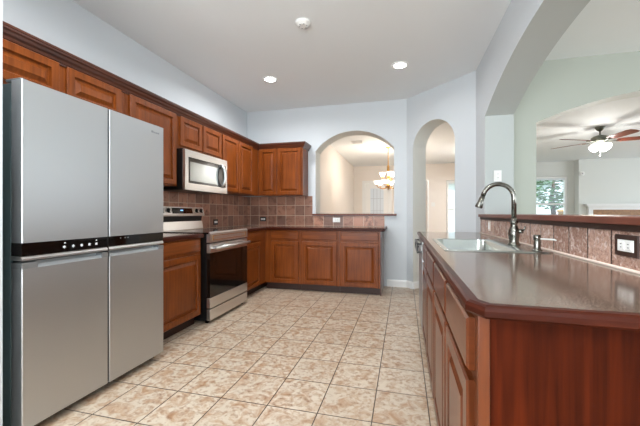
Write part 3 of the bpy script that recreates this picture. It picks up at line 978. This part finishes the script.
# ================================================================== OUTLETS AND SWITCHES
def plate(name, label, cat, c, u, n, w, h, plate_mat, face_mat, kind, rot=False, group=None):
    """cover plate: c centre on the surface, u width dir, n outward normal"""
    c, u, n = Vector(c), Vector(u), Vector(n)
    z = Vector((0, 0, 1))
    t = thing(name, c, label, cat, group)

    def slab(mb, a0, a1, b0, b1, d0, d1, mat=None):
        lo = [c + u * a + z * b + n * d0 for a, b in ((a0, b0), (a1, b0), (a1, b1), (a0, b1))]
        e = min(0.0015, (a1 - a0) / 5)
        hi = [c + u * a + z * b + n * d1 for a, b in ((a0 + e, b0 + e), (a1 - e, b0 + e), (a1 - e, b1 - e), (a0 + e, b1 - e))]
        L = [mb.bm.verts.new(p) for p in lo]; Hh = [mb.bm.verts.new(p) for p in hi]
        mb.face(L[::-1], mat); mb.face(Hh, mat)
        for k in range(4): mb.face([L[k], L[(k + 1) % 4], Hh[(k + 1) % 4], Hh[k]], mat)
    q = MB(); slab(q, -w / 2, w / 2, -h / 2, h / 2, 0.0004, 0.006); q.build('cover_plate', plate_mat, t)
    if kind == 'outlet':
        if rot and plate_mat != 'black':
            q = MB(); slab(q, -0.044, 0.044, -0.021, 0.021, 0.006, 0.0072); q.build('face', face_mat, t)
        for s in (-1, 1):
            q = MB()
            if rot: slab(q, s * 0.0195 - 0.0165, s * 0.0195 + 0.0165, -0.0145, 0.0145, 0.006, 0.009)
            else: slab(q, -0.0145, 0.0145, s * 0.0195 - 0.0165, s * 0.0195 + 0.0165, 0.006, 0.009)
            sk = q.build('socket', face_mat, t)
            ORG[sk.name] = ORG[t.name]
            for k in (-1, 1):
                q = MB()
                if rot: slab(q, s * 0.0195 - 0.005, s * 0.0195 + 0.003, k * 0.006 - 0.0014, k * 0.006 + 0.0014, 0.0091, 0.0095)
                else: slab(q, k * 0.006 - 0.0014, k * 0.006 + 0.0014, s * 0.0195 - 0.003, s * 0.0195 + 0.005, 0.0091, 0.0095)
                q.build('slot', 'slot', sk)
    elif kind == 'switch':
        q = MB(); slab(q, -0.006, 0.006, -0.012, 0.012, 0.006, 0.014); q.build('toggle', face_mat, t)
    elif kind == 'rocker':
        q = MB(); slab(q, -0.016, 0.016, -0.032, 0.032, 0.006, 0.010); q.build('rocker', face_mat, t)
    return t

plate('outlet', 'horizontal brown outlet plate with white sockets on the bar backsplash', 'outlet', (0.7705, 1.395, 1.003), (0, -1, 0), (-1, 0, 0), 0.125, 0.078, 'toe', 'plastic', 'outlet', True)
plate('wall_switch', 'small stone-coloured switch plate at the far end of the bar backsplash', 'switch', (0.7705, 3.32, 1.0), (0, -1, 0), (-1, 0, 0), 0.075, 0.095, 'caulk', 'plastic', 'rocker')
plate('outlet', 'white outlet high on the arch jamb above the faucet', 'outlet', (0.965, 3.8245, 1.515), (1, 0, 0), (0, -1, 0), 0.075, 0.118, 'plastic', 'plastic', 'outlet')
plate('outlet', 'black-plated outlet on the back wall tiles near the corner', 'outlet', (-2.296, 5.0575, 1.018), (1, 0, 0), (0, -1, 0), 0.105, 0.072, 'black', 'plastic', 'outlet', True)
plate('outlet', 'pale outlet on the back wall tiles under the pass-through ledge', 'outlet', (-1.038, 5.0575, 1.010), (1, 0, 0), (0, -1, 0), 0.115, 0.072, 'plastic', 'plastic', 'outlet', True)
plate('outlet', 'black-plated outlet on the left wall tiles right of the range', 'outlet', (-2.5875, 4.09, 0.992), (0, 1, 0), (1, 0, 0), 0.105, 0.08, 'black', 'plastic', 'outlet', True)
plate('wall_switch', 'white light switch on the far entry wall seen through the narrow arch', 'switch', (0.985, 11.9995, 1.42), (1, 0, 0), (0, -1, 0), 0.12, 0.14, 'plastic', 'plastic', 'rocker')

# ================================================================== CEILING LIGHTS, DETECTOR, VENT
def can(x, y, label, power=17):
    t = thing('recessed_light', (x, y, H), label, 'ceiling light', 'recessed kitchen lights')
    q = MB(); q.lathe([(0.095, H - 0.0005), (0.095, H - 0.006), (0.088, H - 0.010), (0.072, H - 0.010), (0.068, H - 0.005)], (x, y, 0), n=32, cap=False); q.build('trim_ring', 'white', t)
    q = MB(); q.lathe([(0.0675, H - 0.0008), (0.0675, H - 0.006), (0.04, H - 0.0085), (0.0, H - 0.009)], (x, y, 0), n=24); q.build('lens', 'glow', t)
    L = bpy.data.lights.new('recessed_bulb', 'AREA'); L.shape = 'DISK'; L.size = 0.13; L.energy = power; L.color = (0.97, 0.98, 1.0); L.spread = math.radians(165)
    o = bpy.data.objects.new('bulb', L); COL.objects.link(o); o.parent = t; o.location = (0, 0, -0.012)

can(-1.666, 3.885, 'recessed ceiling light above the range side, left one of the two', 18)
can(-0.046, 3.89, 'recessed ceiling light near the angled wall, right one of the two', 4)
can(-1.666, 1.35, 'recessed ceiling light over the refrigerator front', 9)  # this and the following cans are added out of view for brightness
can(-0.046, 1.35, 'recessed ceiling light over the aisle beside the island', 7)
can(-1.666, -1.1, 'recessed ceiling light at the left rear of the kitchen', 14)
can(-0.046, -1.1, 'recessed ceiling light at the right rear of the kitchen', 10)
can(1.5, 9.6, 'recessed ceiling light in the entry behind the angled wall', 40)  # added out of view to brighten the entry walls

t = thing('smoke_detector', (-0.881, 2.795, H), 'round white smoke detector on the kitchen ceiling', 'smoke detector')
q = MB(); q.lathe([(0.068, H - 0.0005), (0.068, H - 0.012), (0.062, H - 0.02), (0.054, H - 0.022), (0.050, H - 0.034), (0.03, H - 0.038), (0.0, H - 0.038)], (-0.881, 2.795, 0), n=28); q.build('housing', 'plastic', t)
for k in range(6):
    a = k * PI / 3
    q = MB()
    cx, cy = -0.881 + 0.036 * math.cos(a), 2.795 + 0.036 * math.sin(a)
    q.lathe([(0.006, H - 0.0395), (0.006, H - 0.036)], (cx, cy, 0), n=8)
    q.build('vent_hole', 'grey', t)

t = thing('ceiling_vent', (-1.10, 7.85, H), 'small white air vent on the dining room ceiling', 'vent')
q = MB(); q.box(-1.24, -0.96, 7.72, 7.98, H - 0.012, H - 0.0005, bev=0.003); q.build('frame', 'white', t)
q = MB()
for k in range(9): q.box(-1.22, -0.98, 7.74 + k * 0.026, 7.752 + k * 0.026, H - 0.016, H - 0.0125)
q.build('louvre', 'white', t)

# ================================================================== CHANDELIER
cx, cy = -0.40, 8.64
t = thing('chandelier', (cx, cy, H), 'two-tier brass chandelier with white glass shades in the dining room', 'chandelier')
q = MB(); q.lathe([(0.065, H - 0.0005), (0.06, H - 0.02), (0.02, H - 0.04), (0.008, H - 0.045)], (cx, cy, 0), n=20); q.build('canopy', 'brass', t)
q = MB(); q.tube([(cx, cy, H - 0.04), (cx, cy, 2.36)], 0.009, n=8)
for k in range(11):
    z = 2.38 + k * 0.04
    q.lathe([(0.010, z - 0.012), (0.015, z), (0.010, z + 0.012)], (cx, cy, 0), n=8, cap=False)
q.build('chain', 'brass', t)
q = MB(); q.lathe([(0.008, 2.38), (0.03, 2.34), (0.035, 2.24), (0.018, 2.2), (0.015, 2.1), (0.04, 2.05), (0.03, 1.98), (0.022, 1.9), (0.05, 1.85), (0.045, 1.80), (0.015, 1.76), (0.02, 1.74), (0.002, 1.715)], (cx, cy, 0), n=20); q.build('stem', 'brass', t)
spots = [(0.30, 1.84, k * PI / 3 + 0.3) for k in range(6)] + [(0.15, 2.06, k * 2 * PI / 3 + 0.9) for k in range(3)]
for r, z, a in spots:
    c, s_ = math.cos(a), math.sin(a)
    q = MB()
    P = [(0.03, z - 0.02), (0.25 * r + 0.02, z - 0.075), (0.62 * r, z - 0.085), (0.92 * r, z - 0.045), (r, z + 0.0)]
    q.tube([(cx + c * a_, cy + s_ * a_, b_) for a_, b_ in P], 0.009, n=8)
    q.lathe([(0.012, z - 0.005), (0.04, z + 0.002), (0.035, z + 0.012)], (cx + c * r, cy + s_ * r, 0), n=12)
    q.build('arm', 'brass', t)
    q = MB(); q.lathe([(0.03, z + 0.0125), (0.05, z + 0.03), (0.062, z + 0.065), (0.075, z + 0.10), (0.092, z + 0.115), (0.088, z + 0.115), (0.07, z + 0.10), (0.056, z + 0.065), (0.04, z + 0.032), (0.0, z + 0.02)], (cx + c * r, cy + s_ * r, 0), n=16, cap=False)
    q.build('glass_shade', 'shadeglow', t)
    if r > 0.2:
        L = bpy.data.lights.new('candle_bulb', 'POINT'); L.energy = 7.5; L.color = (1, 0.9, 0.8); L.shadow_soft_size = 0.05
        o = bpy.data.objects.new('bulb', L); COL.objects.link(o); o.parent = t; o.location = (c * r, s_ * r, z + 0.14 - H)

# ================================================================== CEILING FAN
fx, fy = 3.794, 7.695
t = thing('ceiling_fan', (fx, fy, H), 'ceiling fan with five blades and a lit light kit in the living room', 'ceiling fan')
q = MB(); q.lathe([(0.085, H - 0.0005), (0.08, H - 0.02), (0.05, H - 0.07), (0.02, H - 0.085)], (fx, fy, 0), n=24); q.build('canopy', 'fanmetal', t)
q = MB(); q.tube([(fx, fy, H - 0.08), (fx, fy, H - 0.17)], 0.014, n=10); q.build('downrod', 'fanmetal', t)
q = MB(); q.lathe([(0.03, H - 0.16), (0.10, H - 0.185), (0.145, H - 0.21), (0.15, H - 0.26), (0.12, H - 0.30), (0.07, H - 0.32), (0.05, H - 0.36), (0.02, H - 0.365)], (fx, fy, 0), n=28); q.build('motor_housing', 'fanmetal', t)
for k in range(5):
    a = math.radians(-12 + 72 * k)
    c, s_ = math.cos(a), math.sin(a)
    q = MB()
    zb = H - 0.285
    def bp(r, w, dz): return (fx + c * r - s_ * w, fy + s_ * r + c * w, zb + dz)
    outl = [(0.26, -0.06), (0.33, -0.078), (0.80, -0.092), (0.87, -0.07), (0.89, 0), (0.87, 0.07), (0.80, 0.092), (0.33, 0.078), (0.26, 0.06)]
    lo = [q.bm.verts.new(bp(r, w, -w * 0.2)) for r, w in outl]; hi = [q.bm.verts.new(bp(r, w, -w * 0.2 + 0.008)) for r, w in outl]
    q.face(lo[::-1]); q.face(hi)
    for i in range(len(outl)): q.face([lo[i], lo[(i + 1) % len(outl)], hi[(i + 1) % len(outl)], hi[i]])
    b = q.build('blade', 'fanwood', t)
    q = MB(); q.tube([bp(0.12, 0, -0.012), bp(0.2, 0, -0.012), bp(0.30, 0, -0.006)], [0.016, 0.022, 0.03], n=8, flat=0.25); q.build('blade_bracket', 'fanmetal', b)
for k in range(4):
    a = k * PI / 2 + 0.5
    c, s_ = math.cos(a), math.sin(a)
    q = MB()
    A = Vector((fx + c * 0.05, fy + s_ * 0.05, H - 0.35)); d = Vector((c, s_, -0.75)).normalized()
    q.tube([A, A + d * 0.03, A + d * 0.07, A + d * 0.12, A + d * 0.135], [0.025, 0.04, 0.065, 0.08, 0.065], n=14); q.build('glass_shade', 'fanglow', t)
q = MB(); q.tube([(fx, fy, H - 0.36), (fx, fy, H - 0.56)], 0.004, n=6); q.lathe([(0.003, H - 0.56), (0.014, H - 0.58), (0.003, H - 0.60)], (fx, fy, 0), n=8); q.build('pull_chain', 'plastic', t)
L = bpy.data.lights.new('fan_bulb', 'POINT'); L.energy = 45; L.color = (1, 0.96, 0.9); L.shadow_soft_size = 0.12
o = bpy.data.objects.new('bulb', L); COL.objects.link(o); o.parent = t; o.location = (0, 0, -0.5)

# ================================================================== FAR WINDOWS, DOORS, FIREPLACE
def window(name, x0, x1, y, z0, z1, rail, blinds):
    m = MB(); w = 0.06
    m.box(x0, x1, y - 0.01, y + 0.10, z0, z0 + w); m.box(x0, x1, y - 0.01, y + 0.10, z1 - w, z1)
    m.box(x0, x0 + w, y - 0.01, y + 0.10, z0 + w, z1 - w); m.box(x1 - w, x1, y - 0.01, y + 0.10, z0 + w, z1 - w)
    m.box(x0 + w, x1 - w, y + 0.02, y + 0.08, rail - 0.025, rail + 0.025, 'lead')
    m.mats = ['white', 'lead']
    for f in m.bm.faces: f.material_index = min(f.material_index, 1)
    o = m.build(name, 'white', origin=(0, 0, 0)); o['kind'] = 'structure'
    p = MB(); p.box(x0 + w, x1 - w, y + 0.06, y + 0.066, z0 + w, z1 - w); p.build('pane', 'pane', o)
    if blinds:
        b = MB()
        b.box(x0 + w, x1 - w, y - 0.008, y + 0.018, z1 - w - 0.05, z1 - w)
        n = int((z1 - w - blinds) / 0.055)
        for k in range(n):
            z = z1 - w - 0.06 - k * 0.055
            b.box(x0 + w + 0.01, x1 - w - 0.01, y - 0.01, y + 0.018, z, z + 0.005)
        b.build('blind', 'blind', o)
    return o

window('window_1', 1.43, 1.99, 12.02, 0.16, 2.24, 1.25, 1.3)
window('window_2', 3.71, 5.24, 12.52, 0.76, 2.34, 1.42, 1.45)

# casing of the entry door and the door with leaded glass
m = MB()
m.box(-1.49, -1.39, 11.975, 11.998, 0, 2.2); m.box(-0.53, -0.43, 11.975, 11.998, 0, 2.2); m.box(-1.49, -0.43, 11.975, 11.998, 2.2, 2.30)
o = m.build('trim_1', 'white', origin=(0, 0, 0)); o['kind'] = 'structure'
m = MB()
m.box(-1.385, -1.20, 12.02, 12.065, 0.01, 2.19); m.box(-0.72, -0.535, 12.02, 12.065, 0.01, 2.19)
m.box(-1.20, -0.72, 12.02, 12.065, 2.02, 2.19); m.box(-1.20, -0.72, 12.02, 12.065, 0.01, 0.30)
o = m.build('door_1', 'white', origin=(0, 0, 0)); o['kind'] = 'structure'
m = MB(); m.box(-1.20, -0.72, 12.035, 12.05, 0.30, 2.02); m.build('glass_panel', 'doorglass', o)
m = MB()
for x in (-1.08, -0.96, -0.84): m.box(x - 0.01, x + 0.01, 12.03, 12.0345, 0.32, 2.0)
for z in (0.7, 1.2, 1.65): m.box(-1.19, -0.73, 12.03, 12.0345, z - 0.01, z + 0.01)
m.build('leading', 'lead', o)
m = MB(); m.lathe([(0.03, 0), (0.03, 0.01), (0.012, 0.015), (0.012, 0.05), (0.028, 0.06), (0.02, 0.08)], (-0.60, 11.94, 1.0), axis='Y', n=12); m.build('knob', 'brass', o)
# white door at the left of the entry wall, seen edge on through the narrow arch
m = MB(); m.box(0.62, 0.80, 11.975, 11.998, 0, 2.30); o = m.build('trim_2', 'white', origin=(0, 0, 0)); o['kind'] = 'structure'
m = MB(); m.box(0.755, 0.795, 11.30, 11.97, 0.01, 2.2); o = m.build('door_2', 'white', origin=(0, 0, 0)); o['kind'] = 'structure'
m = MB()
for z in (0.35, 1.15, 1.95): m.box(0.7955, 0.803, 11.93, 11.972, z - 0.05, z + 0.05)
m.build('hinge', 'bronze', o)

t = thing('fireplace_mantel', (7.0, 12.05, 0), 'white fireplace mantel over brown tile in the living room', 'fireplace')
part('shelf', 'white', t, (5.555, 8.6, 11.98, 12.198, 1.365, 1.41), (5.60, 8.55, 12.02, 12.198, 1.32, 1.365))
part('frieze', 'white', t, (5.66, 8.48, 12.09, 12.198, 1.225, 1.32))
part('pilaster', 'white', t, (5.66, 5.78, 12.09, 12.198, 0, 1.2245)); part('pilaster', 'white', t, (8.36, 8.48, 12.09, 12.198, 0, 1.2245))
part('tile_surround', 'marble', t, (5.782, 8.358, 12.12, 12.198, 0.0, 1.2245))
t = thing('round_detector', (5.52, 12.199, 2.38), 'small round white detector high on the living room wall', 'detector')
q = MB(); q.lathe([(0.075, -0.0005), (0.075, -0.02), (0.06, -0.035), (0.0, -0.035)], (5.525, 12.199, 2.385), axis='Y', n=20); q.build('housing', 'plastic', t)
q = MB(); q.lathe([(0.02, -0.0355), (0.018, -0.04)], (5.525, 12.199, 2.385), axis='Y', n=12); q.build('cap', 'grey', t)

# ================================================================== OUTSIDE THE WINDOWS
m = MB(); m.box(-12, 22, 13.3, 34, -0.5, -0.3); o = m.build('lawn', 'lawn'); o['kind'] = 'structure'; o['label'] = 'green lawn outside the far windows'
t = thing('tree', (6.6, 17.0, -0.3), 'leafy green tree outside the living room window', 'tree')
q = MB(); q.tube([(6.6, 17.0, -0.3), (6.62, 17.0, 0.8), (6.55, 17.05, 1.8), (6.6, 17.0, 2.6)], [0.14, 0.11, 0.09, 0.05], n=10); q.build('trunk', 'bark', t)
q = MB()
rnd = random.Random(3)
for k in range(1500):
    a, b, rr = rnd.uniform(0, 2 * PI), math.acos(rnd.uniform(-1, 1)), rnd.uniform(0.35, 1) ** 0.5
    p = Vector((6.6 + 1.25 * rr * math.sin(b) * math.cos(a), 17.0 + 1.1 * rr * math.sin(b) * math.sin(a), 2.55 + 1.35 * rr * math.cos(b)))
    mt = Matrix.Rotation(rnd.uniform(0, 6.3), 3, 'Z') @ Matrix.Rotation(rnd.uniform(-1.2, 1.2), 3, 'X')
    s_ = rnd.uniform(0.07, 0.13)
    vs = [q.bm.verts.new(p + mt @ Vector(w)) for w in ((-s_, 0, 0), (0, -s_ * 0.5, 0.01), (s_ * 1.2, 0, 0.0), (0, s_ * 0.5, 0.01))]
    q.face(vs)
q.build('foliage', 'leaf', t, recalc=False)
t = thing('neighbor_house', (3.5, 26.0, -0.3), 'pale neighbouring house far outside the living room window', 'house')
part('wall', 'siding', t, (2.0, 10.0, 26, 32, -0.3, 3.4))
q = MB(); q.prism([(25.5, 3.4), (32.5, 3.4), (29, 5.6)], 1.6, 10.4, axis='X'); q.build('roof', 'grey', t)
part('window', 'lead', t, (7.2, 8.4, 25.97, 25.999, 0.9, 2.1))
t = thing('planter', (6.35, 15.2, -0.3), 'terracotta planter on the lawn outside the living room window', 'planter')
q = MB(); q.lathe([(0.2, -0.3), (0.28, 1.15), (0.31, 1.15), (0.31, 1.25), (0.26, 1.25), (0.24, 1.1)], (6.35, 15.2, 0), n=20); q.build('pot', 'orange', t)
